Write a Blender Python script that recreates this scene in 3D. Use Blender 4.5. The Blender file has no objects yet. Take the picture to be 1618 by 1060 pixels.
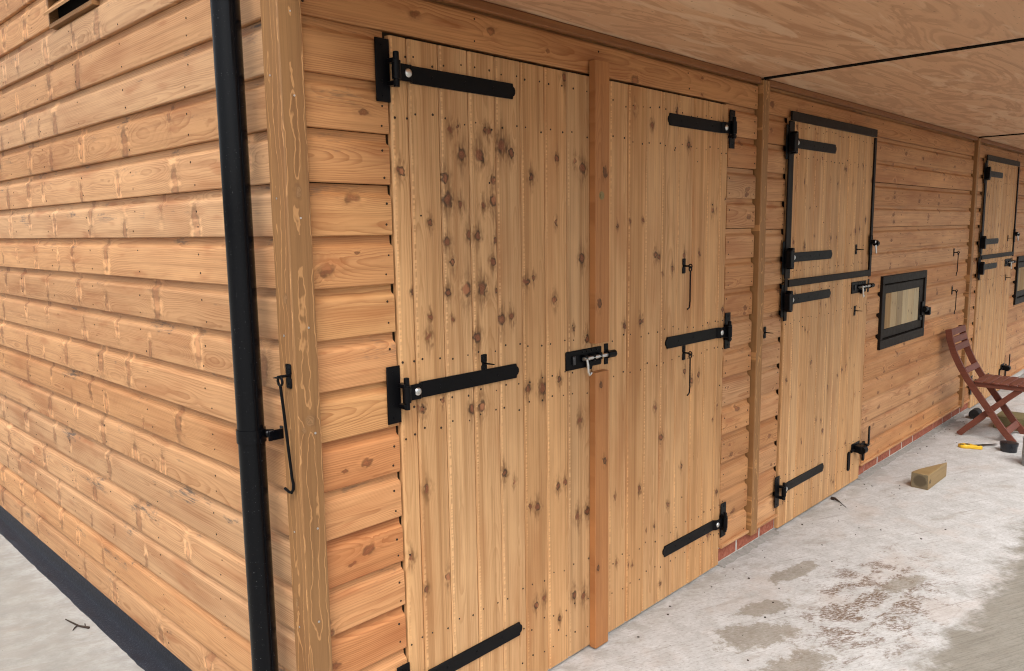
import bpy, bmesh, math, random
from mathutils import Vector, Matrix, Euler

random.seed(7)
S = bpy.context.scene
COL = S.collection

# ------------------------------------------------------------------ camera
cam_d = bpy.data.cameras.new("camera")
cam = bpy.data.objects.new("camera", cam_d)
COL.objects.link(cam)
S.camera = cam
YAW, PIT, ROLL = .8024, -.1349, -.0142
fw = Vector((math.sin(YAW)*math.cos(PIT), math.cos(YAW)*math.cos(PIT), math.sin(PIT)))
rt = Vector((math.cos(YAW), -math.sin(YAW), 0))
up = rt.cross(fw)
r2 = rt*math.cos(ROLL)+up*math.sin(ROLL)
u2 = -rt*math.sin(ROLL)+up*math.cos(ROLL)
cam.matrix_world = Matrix(((r2.x, u2.x, -fw.x, -1.075), (r2.y, u2.y, -fw.y, -1.8128), (r2.z, u2.z, -fw.z, 1.6645), (0, 0, 0, 1)))
cam_d.sensor_width = 36
cam_d.lens = 36*1236.79/1618
cam_d.clip_start = .05
cam_d.clip_end = 2000
S.render.resolution_x, S.render.resolution_y = 1024, 671

# ------------------------------------------------------------------ sky and sun (bright overcast)
SUN_EL, SUN_AZ = math.radians(54), math.radians(224)     # azimuth clockwise from +Y
W = bpy.data.worlds.new("World")
S.world = W
W.use_nodes = True
nt = W.node_tree
bg = nt.nodes['Background']
sky = nt.nodes.new('ShaderNodeTexSky')
sky.sky_type = 'NISHITA'
sky.sun_disc = False
sky.sun_elevation = SUN_EL
sky.sun_rotation = SUN_AZ
sky.dust_density = 4
sky.air_density = 1.0
hs = nt.nodes.new('ShaderNodeHueSaturation')
hs.inputs['Saturation'].default_value = .22               # cloud cover takes the blue out
nt.links.new(sky.outputs[0], hs.inputs['Color'])
nt.links.new(hs.outputs[0], bg.inputs[0])
bg.inputs[1].default_value = .13
sun_d = bpy.data.lights.new("sun", 'SUN')
sun_d.energy = 1.5
sun_d.angle = math.radians(38)
sun_d.color = (1, .965, .92)
sun = bpy.data.objects.new("sun", sun_d)
COL.objects.link(sun)
sd = Vector((math.sin(SUN_AZ)*math.cos(SUN_EL), math.cos(SUN_AZ)*math.cos(SUN_EL), math.sin(SUN_EL)))
sun.rotation_euler = sd.to_track_quat('Z', 'Y').to_euler()
vs = S.view_settings
vs.view_transform = 'Standard'
vs.look = 'None'
vs.exposure = .64
vs.gamma = 1
S.render.engine = 'CYCLES'
S.cycles.diffuse_bounces = 3
S.cycles.glossy_bounces = 2
S.cycles.max_bounces = 4
S.cycles.use_adaptive_sampling = True
S.cycles.adaptive_threshold = .05
S.cycles.filter_width = 1.1

# ------------------------------------------------------------------ node helpers
class NB:
    def __init__(s, name):
        s.m = bpy.data.materials.new(name)
        s.m.use_nodes = True
        s.t = s.m.node_tree
        s.b = s.t.nodes['Principled BSDF']
    def n(s, typ, **kw):
        x = s.t.nodes.new(typ)
        for k, v in kw.items():
            setattr(x, k, v)
        return x
    def put(s, sock, v):
        if isinstance(v, bpy.types.NodeSocket):
            s.t.links.new(v, sock)
        elif isinstance(v, (tuple, list)) and len(v) == 3 and sock.type == 'RGBA':
            sock.default_value = (*v, 1)
        else:
            sock.default_value = v
    def m_(s, op, a, b=None, c=None, clamp=False):
        x = s.n('ShaderNodeMath', operation=op, use_clamp=clamp)
        s.put(x.inputs[0], a)
        if b is not None: s.put(x.inputs[1], b)
        if c is not None: s.put(x.inputs[2], c)
        return x.outputs[0]
    def v_(s, op, a, b=None):
        x = s.n('ShaderNodeVectorMath', operation=op)
        s.put(x.inputs[0], a)
        if b is not None: s.put(x.inputs[1], b)
        return x.outputs['Value'] if op in ('DISTANCE', 'LENGTH', 'DOT_PRODUCT') else x.outputs[0]
    def xyz(s, x, y, z):
        c = s.n('ShaderNodeCombineXYZ')
        for i, q in enumerate((x, y, z)): s.put(c.inputs[i], q)
        return c.outputs[0]
    def sep(s, v):
        c = s.n('ShaderNodeSeparateXYZ')
        s.put(c.inputs[0], v)
        return c.outputs
    def noise(s, v, scale=1., detail=3., rough=.55, out='Fac', dist=0.):
        x = s.n('ShaderNodeTexNoise')
        s.put(x.inputs['Vector'], v)
        x.inputs['Scale'].default_value = scale
        x.inputs['Detail'].default_value = detail
        x.inputs['Roughness'].default_value = rough
        x.inputs['Distortion'].default_value = dist
        return x.outputs[0 if out == 'Fac' else 1]
    def ramp(s, f, stops, interp='LINEAR'):
        x = s.n('ShaderNodeValToRGB')
        s.put(x.inputs[0], f)
        cr = x.color_ramp
        cr.interpolation = interp
        while len(cr.elements) < len(stops): cr.elements.new(.5)
        for e, (p, c) in zip(cr.elements, stops):
            e.position = p
            e.color = (c, c, c, 1) if isinstance(c, (int, float)) else (*c, 1)
        return x.outputs[0]
    def smooth(s, v, lo, hi):
        x = s.n('ShaderNodeMapRange', interpolation_type='SMOOTHSTEP')
        s.put(x.inputs[0], v)
        x.inputs[1].default_value = lo
        x.inputs[2].default_value = hi
        return x.outputs[0]
    def mix(s, f, a, b, blend='MIX'):
        x = s.n('ShaderNodeMix', data_type='RGBA', blend_type=blend)
        s.put(x.inputs[0], f)
        s.put(x.inputs[6], a)
        s.put(x.inputs[7], b)
        return x.outputs[2]
    def attr(s, name):
        a = s.n('ShaderNodeAttribute', attribute_type='OBJECT', attribute_name=name)
        return a
    def bump(s, h, strength=.3, dist=.001):
        x = s.n('ShaderNodeBump')
        x.inputs['Strength'].default_value = strength
        x.inputs['Distance'].default_value = dist
        s.put(x.inputs['Height'], h)
        s.t.links.new(x.outputs[0], s.b.inputs['Normal'])
    def fin(s, col=None, rough=.5, metal=0., spec=.5):
        if col is not None: s.put(s.b.inputs['Base Color'], col)
        s.put(s.b.inputs['Roughness'], rough)
        s.put(s.b.inputs['Metallic'], metal)
        s.b.inputs['Specular IOR Level'].default_value = spec
        return s.m

NK = 13            # knot slots carried by each plank

def wood(name, early, late, knotc, contrast=.75, smudge=0., halo=.55, flame=0., stripes=0., smear=0., chatter_glint=0., rough=.6, knots=NK, kshape=(.62, 1.), mottled=.25, kstr=.88, kedge=.8):
    N = NB(name)
    P = N.n('ShaderNodeTexCoord').outputs['Object']
    u, y, v = N.sep(P)
    seed = N.attr('seed').outputs['Fac']
    g = N.attr('grain')
    vc, D, sl = N.sep(g.outputs['Vector'])
    sp = g.outputs['Alpha']
    us = N.m_('MULTIPLY_ADD', seed, 17.3, u)
    vs_ = N.m_('MULTIPLY_ADD', seed, 5.1, v)
    # warp
    wv = N.noise(N.xyz(N.m_('MULTIPLY', us, 9), N.m_('MULTIPLY', vs_, 22), y), 1., 2., .5)
    wv2 = N.noise(N.xyz(N.m_('MULTIPLY', us, 60), N.m_('MULTIPLY', vs_, 60), N.m_('ADD', y, 4.)), 1., 1., .5)
    # knots
    w1 = N.m_('MULTIPLY', N.m_('SUBTRACT', wv2, .5), .021)
    w2 = N.m_('MULTIPLY', N.m_('SUBTRACT', wv, .5), .030)
    ku = N.m_('MULTIPLY', N.m_('ADD', N.m_('ADD', u, w1), N.m_('MULTIPLY', w2, 1.2 if kshape[1] < 1 else .2)), kshape[0])
    kv = N.m_('MULTIPLY', N.m_('ADD', N.m_('ADD', v, w2), w1), kshape[1])
    K3 = N.xyz(ku, kv, 0.)
    qmin, bend, qs = 99., 0., 99.
    K3s = N.v_('MULTIPLY', K3, (.30, 1.15, 1.))
    if knots:
        for i in range(knots):
            a = N.attr('k%d' % i)
            d = N.v_('DISTANCE', K3, a.outputs['Vector'])
            q = N.m_('DIVIDE', d, a.outputs['Alpha'])
            qmin = N.m_('MINIMUM', qmin, q)
            if smear: qs = N.m_('MINIMUM', qs, N.m_('DIVIDE', N.v_('DISTANCE', K3s, N.v_('MULTIPLY', a.outputs['Vector'], (.30, 1.15, 1.))), a.outputs['Alpha']))
            e = N.m_('EXPONENT', N.m_('MULTIPLY', q, -.55))
            bend = N.m_('MULTIPLY_ADD', e, a.outputs['Alpha'], bend)
    # growth rings cut lengthwise
    n1 = N.noise(N.xyz(N.m_('MULTIPLY', us, 1.6), N.m_('MULTIPLY', vs_, 5), 0.), 1., 2., .5)
    t = N.m_('MULTIPLY_ADD', sl, u, D)
    t = N.m_('MULTIPLY_ADD', N.m_('SUBTRACT', n1, .5), .05, t)
    dv = N.m_('SUBTRACT', v, vc)
    R = N.m_('SQRT', N.m_('ADD', N.m_('MULTIPLY', dv, dv), N.m_('MULTIPLY', t, t)))
    R = N.m_('MULTIPLY_ADD', bend, 1.5, R)
    R = N.m_('MULTIPLY_ADD', N.m_('SUBTRACT', wv, .5), .006, R)
    if flame:
        R = N.m_('MULTIPLY_ADD', N.m_('SUBTRACT', N.noise(N.xyz(N.m_('MULTIPLY', us, 5), N.m_('MULTIPLY', vs_, 16), 3.), 1., 3., .55), .5), .045, R)
        R = N.m_('MULTIPLY_ADD', N.m_('SUBTRACT', wv2, .5), .003, R)
    ph = N.m_('FRACT', N.m_('DIVIDE', R, sp))
    ring = N.ramp(ph, [(0, 0), (.45, .18), (.8, .85), (.9, 1), (1, 0)])
    # fibre streaks and blotches
    fib = N.noise(N.xyz(N.m_('MULTIPLY', us, 5), N.m_('MULTIPLY', vs_, 330), y), 1., 3., .6)
    str_ = N.noise(N.xyz(N.m_('MULTIPLY', us, 1.1), N.m_('MULTIPLY', vs_, 70), 2.), 1., 3., .6)
    blo = N.noise(N.xyz(N.m_('MULTIPLY', us, 3), N.m_('MULTIPLY', vs_, 14), 7.), 1., 4., .6)
    rw = N.m_('MULTIPLY', ring, N.m_('MULTIPLY', N.smooth(blo, .25, .7), contrast))
    col = N.mix(rw, early, late)
    col = N.mix(N.m_('MULTIPLY', N.smooth(str_, .42, .75), .42), col, tuple(c*.70 for c in late))
    col = N.mix(N.m_('MULTIPLY', N.smooth(fib, .5, .85), .35), col, tuple(c*.62 for c in late))
    col = N.mix(N.m_('MULTIPLY', N.smooth(fib, .5, .15), .25), col, tuple(min(1, c*1.25) for c in early))
    mot = N.noise(N.xyz(N.m_('MULTIPLY', us, 1.7), N.m_('MULTIPLY', vs_, 9), 11.), 1., 3., .5)
    col = N.mix(N.m_('MULTIPLY', N.smooth(mot, .45, .8), mottled*1.6), col, tuple(c*k for c, k in zip(late, (.95, .8, .7))))
    col = N.mix(N.m_('MULTIPLY', N.smooth(mot, .45, .2), mottled*1.3), col, tuple(min(1, c*1.22) for c in early))
    if stripes:
        st = N.noise(N.xyz(N.m_('MULTIPLY', us, .45), N.m_('MULTIPLY', vs_, 26), 40.), 1., 3., .6)
        col = N.mix(N.m_('MULTIPLY', N.smooth(st, .50, .66), stripes), col, tuple(c*k for c, k in zip(late, (.92, .9, .85))))
        col = N.mix(N.m_('MULTIPLY', N.smooth(st, .46, .30), stripes*.6), col, tuple(min(1, c*1.22) for c in early))
        sv = N.noise(N.xyz(N.m_('MULTIPLY', us, .25), N.m_('MULTIPLY', vs_, 160), 50.), 1., 2., .5)
        col = N.mix(N.m_('MULTIPLY', N.smooth(sv, .56, .70), stripes*.7), col, tuple(c*.62 for c in late))
    if chatter_glint:  # highlights on the rippled groove chamfer, painted as paler colour
        wq = N.m_('SUBTRACT', N.attr('width').outputs['Fac'], v)
        em = N.m_('MULTIPLY', N.smooth(wq, .0125, .0095), N.smooth(wq, .003, .006))
        cn = N.noise(N.xyz(N.m_('MULTIPLY', us, 120.), seed, 0.), 1., 1., .5)
        on = N.smooth(N.noise(N.xyz(N.m_('MULTIPLY', us, 1.6), seed, 9.), 1., 2., .5), .42, .55)
        col = N.mix(N.m_('MULTIPLY', N.m_('MULTIPLY', em, on), N.m_('MULTIPLY', N.smooth(cn, .4, .6), chatter_glint)), col, tuple(min(1, c*1.45) for c in early))
    if flame:
        fl = N.ramp(ph, [(0, 0), (.86, 0), (.92, 1), (.975, 1), (1, 0)])
        col = N.mix(N.m_('MULTIPLY', fl, flame), col, tuple(min(1, c*k) for c, k in zip(early, (1.75, 1.8, 1.9))))
    if knots:
        if smear:
            sn_ = N.noise(N.xyz(N.m_('MULTIPLY', us, 7), N.m_('MULTIPLY', vs_, 120), 60.), 1., 3., .6)
            col = N.mix(N.m_('MULTIPLY', N.m_('MULTIPLY', N.smooth(qs, 1.9, .5), N.smooth(sn_, .36, .62)), smear), col, tuple(c*k for c, k in zip(late, (.52, .50, .48))))
        # stain gathers around a knot, along the grain
        hz = N.m_('MULTIPLY', N.smooth(qmin, 3.4, .9), N.smooth(N.noise(N.xyz(N.m_('MULTIPLY', us, 30), N.m_('MULTIPLY', vs_, 90), 3.), 1., 2., .5), .3, .7))
        col = N.mix(N.m_('MULTIPLY', hz, halo), col, tuple(c*k for c, k in zip(late, (.50, .47, .42))))
        hl = N.m_('MULTIPLY', N.smooth(qmin, 2.8, 1.2), N.smooth(blo, .46, .62))
        col = N.mix(N.m_('MULTIPLY', hl, .8 if kshape[1] < 1 else .33), col, tuple(min(1, c*1.5) for c in early))
        kin = N.smooth(qmin, 1.25, .60)
        krg = N.m_('MULTIPLY_ADD', N.m_('SINE', N.m_('MULTIPLY', qmin, 15.)), .5, .5)
        kc = N.mix(N.m_('MULTIPLY', krg, .6), knotc, tuple(c*.5 for c in knotc))
        kc = N.mix(N.smooth(blo, .52, .6), kc, tuple(c*k for c, k in zip(knotc, (1.5, 1.7, 1.7))))
        col = N.mix(N.m_('MULTIPLY', kin, kstr), col, kc)
        edge = N.m_('MULTIPLY', N.smooth(qmin, .45, .95), N.smooth(qmin, 1.5, 1.0))
        col = N.mix(N.m_('MULTIPLY', N.m_('MULTIPLY', edge, kedge), N.smooth(wv, .36, .56)), col, (.036, .017, .008))
    if smudge:
        sm = N.noise(N.xyz(N.m_('MULTIPLY', us, 2.6), N.m_('MULTIPLY', vs_, 8), 20.), 1., 5., .75)
        sm2 = N.noise(N.xyz(N.m_('MULTIPLY', us, 11), N.m_('MULTIPLY', vs_, 150), 20.), 1., 2., .6)
        top = N.smooth(v, .045, .10)
        f = N.m_('MULTIPLY', N.m_('MULTIPLY', N.smooth(sm, .565, .66), N.smooth(sm2, .38, .6)), top)
        col = N.mix(N.m_('MULTIPLY', f, smudge), col, (.075, .068, .06))
        # foxy red patches
        rd = N.smooth(N.noise(N.xyz(N.m_('MULTIPLY', us, 4), N.m_('MULTIPLY', vs_, 18), 31.), 1., 2., .5), .60, .74)
        col = N.mix(N.m_('MULTIPLY', rd, .45), col, tuple(c*k for c, k in zip(late, (.95, .72, .62))))
    col = N.mix(1., col, N.attr('tint').outputs['Color'], 'MULTIPLY')
    N.bump(fib, .30, .0009)
    return N.fin(col, N.m_('MULTIPLY_ADD', fib, .22, rough-.13), 0., .34)

E_, L_ = (.565, .318, .152), (.325, .142, .054)
M = {}
M['cladf'] = wood('wood_front_cladding', (.560, .300, .135), (.325, .135, .050), (.21, .072, .030), .9, smudge=.5, halo=.35, mottled=.42, knots=6, kstr=.75, kedge=.45)
M['clad'] = wood('wood_cladding', E_, L_, (.30, .115, .050), .8, smudge=.85, halo=.38, mottled=.42, knots=11, kshape=(.85, .30), kstr=.52, kedge=.4)
M['door'] = wood('wood_door', (.590, .345, .158), (.375, .184, .070), (.235, .078, .034), .75, stripes=.55, smear=.85, kshape=(.85, 1.), chatter_glint=.5, halo=1.0, mottled=.42, kedge=.8)
M['strip'] = wood('wood_strip', (.44, .190, .066), (.29, .108, .034), (.16, .06, .022), .6, halo=.6, knots=3)
M['post'] = wood('wood_post', (.262, .132, .050), (.180, .084, .031), (.30, .16, .07), .5, flame=.85, halo=.12, mottled=.35, knots=4, kedge=.2)
M['offcut'] = wood('wood_treated_offcut', (.38, .31, .17), (.25, .19, .095), (.16, .11, .05), .8, halo=.3, knots=3)
M['chair'] = wood('wood_chair_red', (.165, .050, .030), (.10, .030, .018), (.05, .02, .01), .7, knots=0, rough=.5)
M['handle'] = wood('wood_tool_handle', (.45, .30, .16), (.33, .2, .1), (.2, .1, .05), .6, knots=0)

def simple(name, col, rough=.5, metal=0., spec=.5, var=.25, nscale=60, bump=.0, bdist=.0006):
    N = NB(name)
    P = N.n('ShaderNodeTexCoord').outputs['Object']
    f = N.noise(P, nscale, 4, .6)
    c = N.mix(f, tuple(x*(1-var) for x in col), tuple(min(1, x*(1+var)) for x in col))
    if bump: N.bump(N.noise(P, nscale*4, 3, .6), bump, bdist)
    return N.fin(c, N.m_('MULTIPLY_ADD', f, .25, rough-.12), metal, spec)

M['iron'] = simple('black_painted_iron', (.0032, .0032, .0040), .36, 0, .13, .3, 90, .25)
M['strap'] = simple('dark_chew_strip', (.0125, .0085, .0066), .44, 0, .12, .25, 40, .15)
M['zinc'] = simple('bright_zinc', (.72, .72, .70), .32, 1., .5, .15, 120, .1)
M['brass'] = simple('dull_brass', (.30, .22, .10), .45, .8, .5, .4, 300, .2)
M['nail'] = simple('rusty_nail', (.035, .020, .012), .7, 0, .3, .5, 200)
M['screw'] = simple('screw_head', (.55, .54, .53), .4, .8, .5, .2, 200)
M['dark'] = simple('near_black', (.012, .010, .008), .9, 0, .1, .2, 10)  # near-black colour, stands in for shade inside the vent and hatch
M['back'] = simple('gap_backing', (.05, .03, .015), .85, 0, .2, .3, 20)  # dark tone stands in for shade seen through the board gaps
M['mortar'] = simple('mortar', (.55, .52, .48), .9, 0, .2, .3, 90, .6, .002)
M['fillet'] = simple('dirty_mortar', (.30, .285, .26), .9, 0, .2, .45, 40, .6, .003)
M['felt'] = simple('roof_felt', (.06, .062, .06), .9, 0, .2, .3, 80, .5)
M['yellow'] = simple('yellow_plastic', (.75, .45, .02), .4, 0, .5, .12, 60)
M['steel'] = simple('saw_steel', (.09, .09, .095), .42, .9, .5, .3, 160)
M['tub'] = simple('black_plastic_tub', (.010, .011, .015), .3, 0, .5, .2, 60)
M['greytin'] = simple('grey_tin', (.26, .28, .28), .45, .3, .5, .15, 60)
M['rubber'] = simple('black_rubber', (.020, .018, .018), .7, 0, .3, .4, 60, .4)
M['twig'] = simple('dead_twig', (.05, .034, .026), .85, 0, .2, .4, 200)
M['hay'] = simple('pale_hatch_boards', (.5, .40, .24), .6)

def brick_mat():
    N = NB('red_brick')
    P = N.n('ShaderNodeTexCoord').outputs['Object']
    r = N.n('ShaderNodeObjectInfo').outputs['Random']
    f = N.noise(N.v_('ADD', P, N.xyz(N.m_('MULTIPLY', r, 50), 0., 0.)), 45, 4, .65)
    c = N.ramp(f, [(.3, (.24, .070, .042)), (.55, (.36, .115, .07)), (.8, (.44, .18, .12))])
    ef = N.smooth(N.noise(N.v_('ADD', P, N.xyz(N.m_('MULTIPLY', r, 90), 3., 0.)), 22, 5, .7), .60, .75)
    c = N.mix(N.m_('MULTIPLY', ef, .6), c, (.5, .42, .37))
    N.bump(f, .6, .002)
    return N.fin(c, .85, 0, .25)
M['brick'] = brick_mat()

def pipe_mat():
    N = NB('black_gloss_downpipe')
    P = N.n('ShaderNodeTexCoord').outputs['Object']
    s = N.smooth(N.noise(P, 260, 2, .5), .70, .76)
    st = N.noise(N.v_('MULTIPLY', P, (60., 60., 2.)), 1., 3, .6)
    c = N.mix(N.m_('MULTIPLY', s, .5), (.0030, .0034, .0045), (.16, .16, .16))
    N.bump(N.noise(N.v_('MULTIPLY', P, (30., 30., 6.)), 1., 2., .5), .06, .002)
    return N.fin(c, N.m_('MULTIPLY_ADD', st, .12, .08), 0, .18)
M['pipe'] = pipe_mat()

def bitumen_mat():
    N = NB('bitumen_damp_proofing')
    P = N.n('ShaderNodeTexCoord').outputs['Object']
    f = N.noise(P, 70, 4, .7)
    drop_glint = N.smooth(N.noise(P, 210, 2, .5), .60, .72)  # sky glints on droplets, painted in as pale blue flecks
    c = N.mix(f, (.007, .008, .012), (.020, .023, .034))
    c = N.mix(N.m_('MULTIPLY', drop_glint, .35), c, (.15, .17, .22))
    N.bump(N.m_('ADD', f, drop_glint), .7, .003)
    return N.fin(c, N.m_('MULTIPLY_ADD', f, .3, .30), 0, .4)
M['bitumen'] = bitumen_mat()

def end_mat():
    N = NB('timber_end_grain')
    P = N.n('ShaderNodeTexCoord').outputs['Object']
    d = N.v_('DISTANCE', N.v_('MULTIPLY', P, (0., 1., 1.)), (0., .0, .05))
    d = N.m_('MULTIPLY_ADD', N.m_('SUBTRACT', N.noise(P, 30, 3, .6), .5), .02, d)
    rg = N.m_('MULTIPLY_ADD', N.m_('SINE', N.m_('MULTIPLY', d, 1300.)), .5, .5)
    c = N.mix(rg, (.15, .115, .070), (.22, .175, .105))
    c = N.mix(N.m_('MULTIPLY', N.smooth(d, .046, .030), .7), c, (.07, .052, .034))
    return N.fin(c, .8, 0, .2)
M['endgrain'] = end_mat()

def ply_mat():
    N = NB('softwood_plywood')
    P = N.n('ShaderNodeTexCoord').outputs['Object']
    u, v, _ = N.sep(P)
    seed = N.attr('seed').outputs['Fac']
    us = N.m_('MULTIPLY_ADD', seed, 9.7, u)
    # rotary cut veneer: contour lines of a slow height field
    q = N.xyz(N.m_('MULTIPLY', us, 1.0), N.m_('MULTIPLY', v, 5.0), seed)
    hgt = N.noise(q, 1.0, 4, .55, dist=1.0)
    ph = N.m_('FRACT', N.m_('MULTIPLY', hgt, 7.))
    ring = N.ramp(ph, [(0, 0), (.35, .15), (.6, 1), (.85, .9), (1, 0)])
    pale = N.smooth(N.noise(N.v_('ADD', q, (3., 8., 0.)), 1.5, 4, .56, dist=.9), .52, .62)
    fib = N.noise(N.xyz(N.m_('MULTIPLY', us, 6), N.m_('MULTIPLY', v, 190), 0.), 1., 3, .6)
    big = N.noise(N.xyz(N.m_('MULTIPLY', us, .9), N.m_('MULTIPLY', v, 2.4), 5.), 1., 3, .5)
    c = N.mix(N.m_('MULTIPLY', ring, N.m_('MULTIPLY_ADD', big, .9, .15)), (.700, .425, .245), (.470, .240, .125))
    c = N.mix(N.m_('MULTIPLY', pale, .75), c, (.78, .55, .36))
    vo = N.n('ShaderNodeTexVoronoi', voronoi_dimensions='2D')
    N.put(vo.inputs['Vector'], N.v_('MULTIPLY', q, (2.2, 1.1, 1.)))
    kd = N.m_('ADD', vo.outputs['Distance'], N.m_('MULTIPLY', N.m_('SUBTRACT', N.noise(q, 22, 2, .6), .5), .10))
    on = N.m_('GREATER_THAN', N.sep(vo.outputs['Color'])[0], .6)
    c = N.mix(N.m_('MULTIPLY', N.m_('MULTIPLY', N.smooth(kd, .075, .035), on), .6), c, (.25, .13, .065))
    c = N.mix(N.m_('MULTIPLY', N.smooth(fib, .5, .85), .30), c, (.30, .16, .085))
    N.bump(fib, .15, .001)
    return N.fin(c, .55, 0, .4)
M['ply'] = ply_mat()

def ground_mat():
    N = NB('concrete_yard')
    P = N.n('ShaderNodeTexCoord').outputs['Object']
    x, y, z = N.sep(P)
    # diagonal tamping / brush strokes
    a = math.radians(-24)
    bu = N.m_('ADD', N.m_('MULTIPLY', x, math.cos(a)), N.m_('MULTIPLY', y, math.sin(a)))
    bv = N.m_('ADD', N.m_('MULTIPLY', x, -math.sin(a)), N.m_('MULTIPLY', y, math.cos(a)))
    brush = N.noise(N.xyz(N.m_('MULTIPLY', bu, 2.2), N.m_('MULTIPLY', bv, 55), 0.), 1., 4, .65)
    brush2 = N.noise(N.xyz(N.m_('MULTIPLY', bu, 5), N.m_('MULTIPLY', bv, 170), 3.), 1., 3, .6)
    fine = N.noise(P, 150, 5, .75)
    grit = N.noise(N.xyz(N.m_('MULTIPLY', bu, 45), N.m_('MULTIPLY', bv, 120), 8.), 1., 5, .75)
    scr = N.noise(N.xyz(N.m_('MULTIPLY', bu, 1.4), N.m_('MULTIPLY', bv, 75), 14.), 1., 3, .6, dist=.3)
    mid = N.noise(P, 9, 5, .65)
    lo = N.noise(P, 1.6, 4, .6)
    lo2 = N.noise(N.v_('ADD', P, (7.3, 2.1, 0.)), 3.1, 5, .62)
    dry = N.mix(N.smooth(mid, .2, .8), (.42, .412, .398), (.61, .605, .60))
    dry = N.mix(N.m_('MULTIPLY', N.smooth(fine, .52, .75), .45), dry, (.30, .28, .255))
    dry = N.mix(N.m_('MULTIPLY', N.smooth(brush, .48, .75), .42), dry, (.33, .315, .295))
    dry = N.mix(N.m_('MULTIPLY', N.smooth(brush2, .52, .75), .32), dry, (.30, .28, .26))
    dry = N.mix(N.m_('MULTIPLY', N.smooth(grit, .50, .66), .62), dry, (.27, .245, .215))
    dry = N.mix(N.m_('MULTIPLY', N.smooth(grit, .44, .30), .6), dry, (.74, .735, .73))
    dry = N.mix(N.m_('MULTIPLY', N.smooth(scr, .63, .70), .55), dry, (.22, .20, .175))
    pink = N.smooth(lo2, .50, .66)
    dry = N.mix(N.m_('MULTIPLY', pink, .35), dry, (.47, .385, .33))
    # rain-wetted strip beyond the canopy drip line (and on the open gable side)
    wet = N.mix(mid, (.225, .205, .170), (.34, .318, .275))
    wet = N.mix(N.m_('MULTIPLY', N.smooth(grit, .48, .68), .5), wet, (.14, .125, .10))
    wet = N.mix(N.m_('MULTIPLY', N.smooth(brush, .45, .7), .5), wet, (.15, .135, .11))
    wet = N.mix(N.m_('MULTIPLY', N.smooth(brush2, .5, .7), .35), wet, (.14, .125, .10))
    edge = N.m_('ADD', N.m_('MULTIPLY_ADD', N.m_('SUBTRACT', lo2, .5), .45, y), N.m_('MULTIPLY', N.m_('SUBTRACT', mid, .5), .22))
    edge = N.m_('MULTIPLY_ADD', N.smooth(x, 2.1, 1.2), .0, edge)
    wm = N.smooth(edge, -.955, -1.06)
    side = N.mix(N.smooth(mid, .25, .75), (.28, .272, .248), (.40, .395, .37))
    side = N.mix(N.m_('MULTIPLY', N.smooth(brush2, .45, .72), .22), side, (.27, .26, .235))
    side = N.mix(N.m_('MULTIPLY', N.smooth(fine, .5, .75), .35), side, (.25, .24, .21))
    side = N.mix(N.m_('MULTIPLY', N.smooth(grit, .50, .68), .35), side, (.22, .21, .185))
    side = N.mix(N.m_('MULTIPLY', N.smooth(lo, .5, .66), .45), side, (.34, .31, .265))
    c = N.mix(wm, dry, wet)
    c = N.mix(N.smooth(N.m_('MULTIPLY_ADD', lo2, .2, x), .2, -.1), c, side)
    # trodden mud, in the open patch in front of the double door
    def patch(cx, cy, rx, ry, ang=0.):
        dx, dy = N.m_('SUBTRACT', x, cx), N.m_('SUBTRACT', y, cy)
        ca, sa = math.cos(ang), math.sin(ang)
        p = N.m_('DIVIDE', N.m_('ADD', N.m_('MULTIPLY', dx, ca), N.m_('MULTIPLY', dy, sa)), rx)
        q = N.m_('DIVIDE', N.m_('ADD', N.m_('MULTIPLY', dx, -sa), N.m_('MULTIPLY', dy, ca)), ry)
        return N.m_('SQRT', N.m_('ADD', N.m_('MULTIPLY', p, p), N.m_('MULTIPLY', q, q)))
    mudn = N.noise(N.xyz(N.m_('MULTIPLY', bu, 7), N.m_('MULTIPLY', bv, 13), 0.), 1., 7, .74, dist=.5)
    area = N.smooth(patch(2.35, -.68, 1.0, .42, .1), 1.25, .2)
    mud = N.smooth(N.m_('MULTIPLY_ADD', area, .19, mudn), .64, .74)
    mudc = N.mix(fine, (.085, .048, .027), (.22, .145, .092))
    c = N.mix(N.m_('MULTIPLY', N.m_('MULTIPLY', mud, N.smooth(grit, .36, .56)), N.m_('MULTIPLY', area, 1.0)), c, mudc)
    far = N.m_('MULTIPLY', N.smooth(patch(4.6, -.8, 1.6, .4), 1.2, .4), N.smooth(mudn, .62, .74))
    c = N.mix(N.m_('MULTIPLY', far, .5), c, (.27, .21, .16))
    for cx, cy, rx, ry, an in ((1.74, -.44, .20, .10, -.5), (1.98, -.36, .16, .06, -.4), (2.42, -.30, .20, .055, -.15), (1.52, -.66, .32, .10, -.1), (2.62, -.72, .16, .05, -.3)):
        d = N.m_('ADD', patch(cx, cy, rx, ry, an), N.m_('MULTIPLY', N.m_('SUBTRACT', N.noise(P, 14, 6, .72), .5), 2.2))
        c = N.mix(N.m_('MULTIPLY', N.smooth(d, 1.05, .75), N.m_('MULTIPLY_ADD', grit, .9, .28)), c, N.mix(mid, (.17, .138, .098), (.30, .262, .208)))
    blot = N.m_('MULTIPLY', N.smooth(N.noise(N.xyz(N.m_('MULTIPLY', bu, 3.5), N.m_('MULTIPLY', bv, 9), 6.), 1., 6, .72), .55, .66), N.m_('SUBTRACT', 1., wm))
    c = N.mix(N.m_('MULTIPLY', blot, .42), c, (.30, .255, .21))
    # dust line and dirt along the foot of the wall
    foot = N.m_('MULTIPLY', N.smooth(N.m_('MULTIPLY_ADD', mid, .10, y), -.10, 0.0), N.smooth(mudn, .42, .6))
    c = N.mix(N.m_('MULTIPLY', foot, .6), c, (.30, .28, .25))
    speck = N.smooth(N.noise(P, 75, 3, .6), .71, .76)
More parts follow.
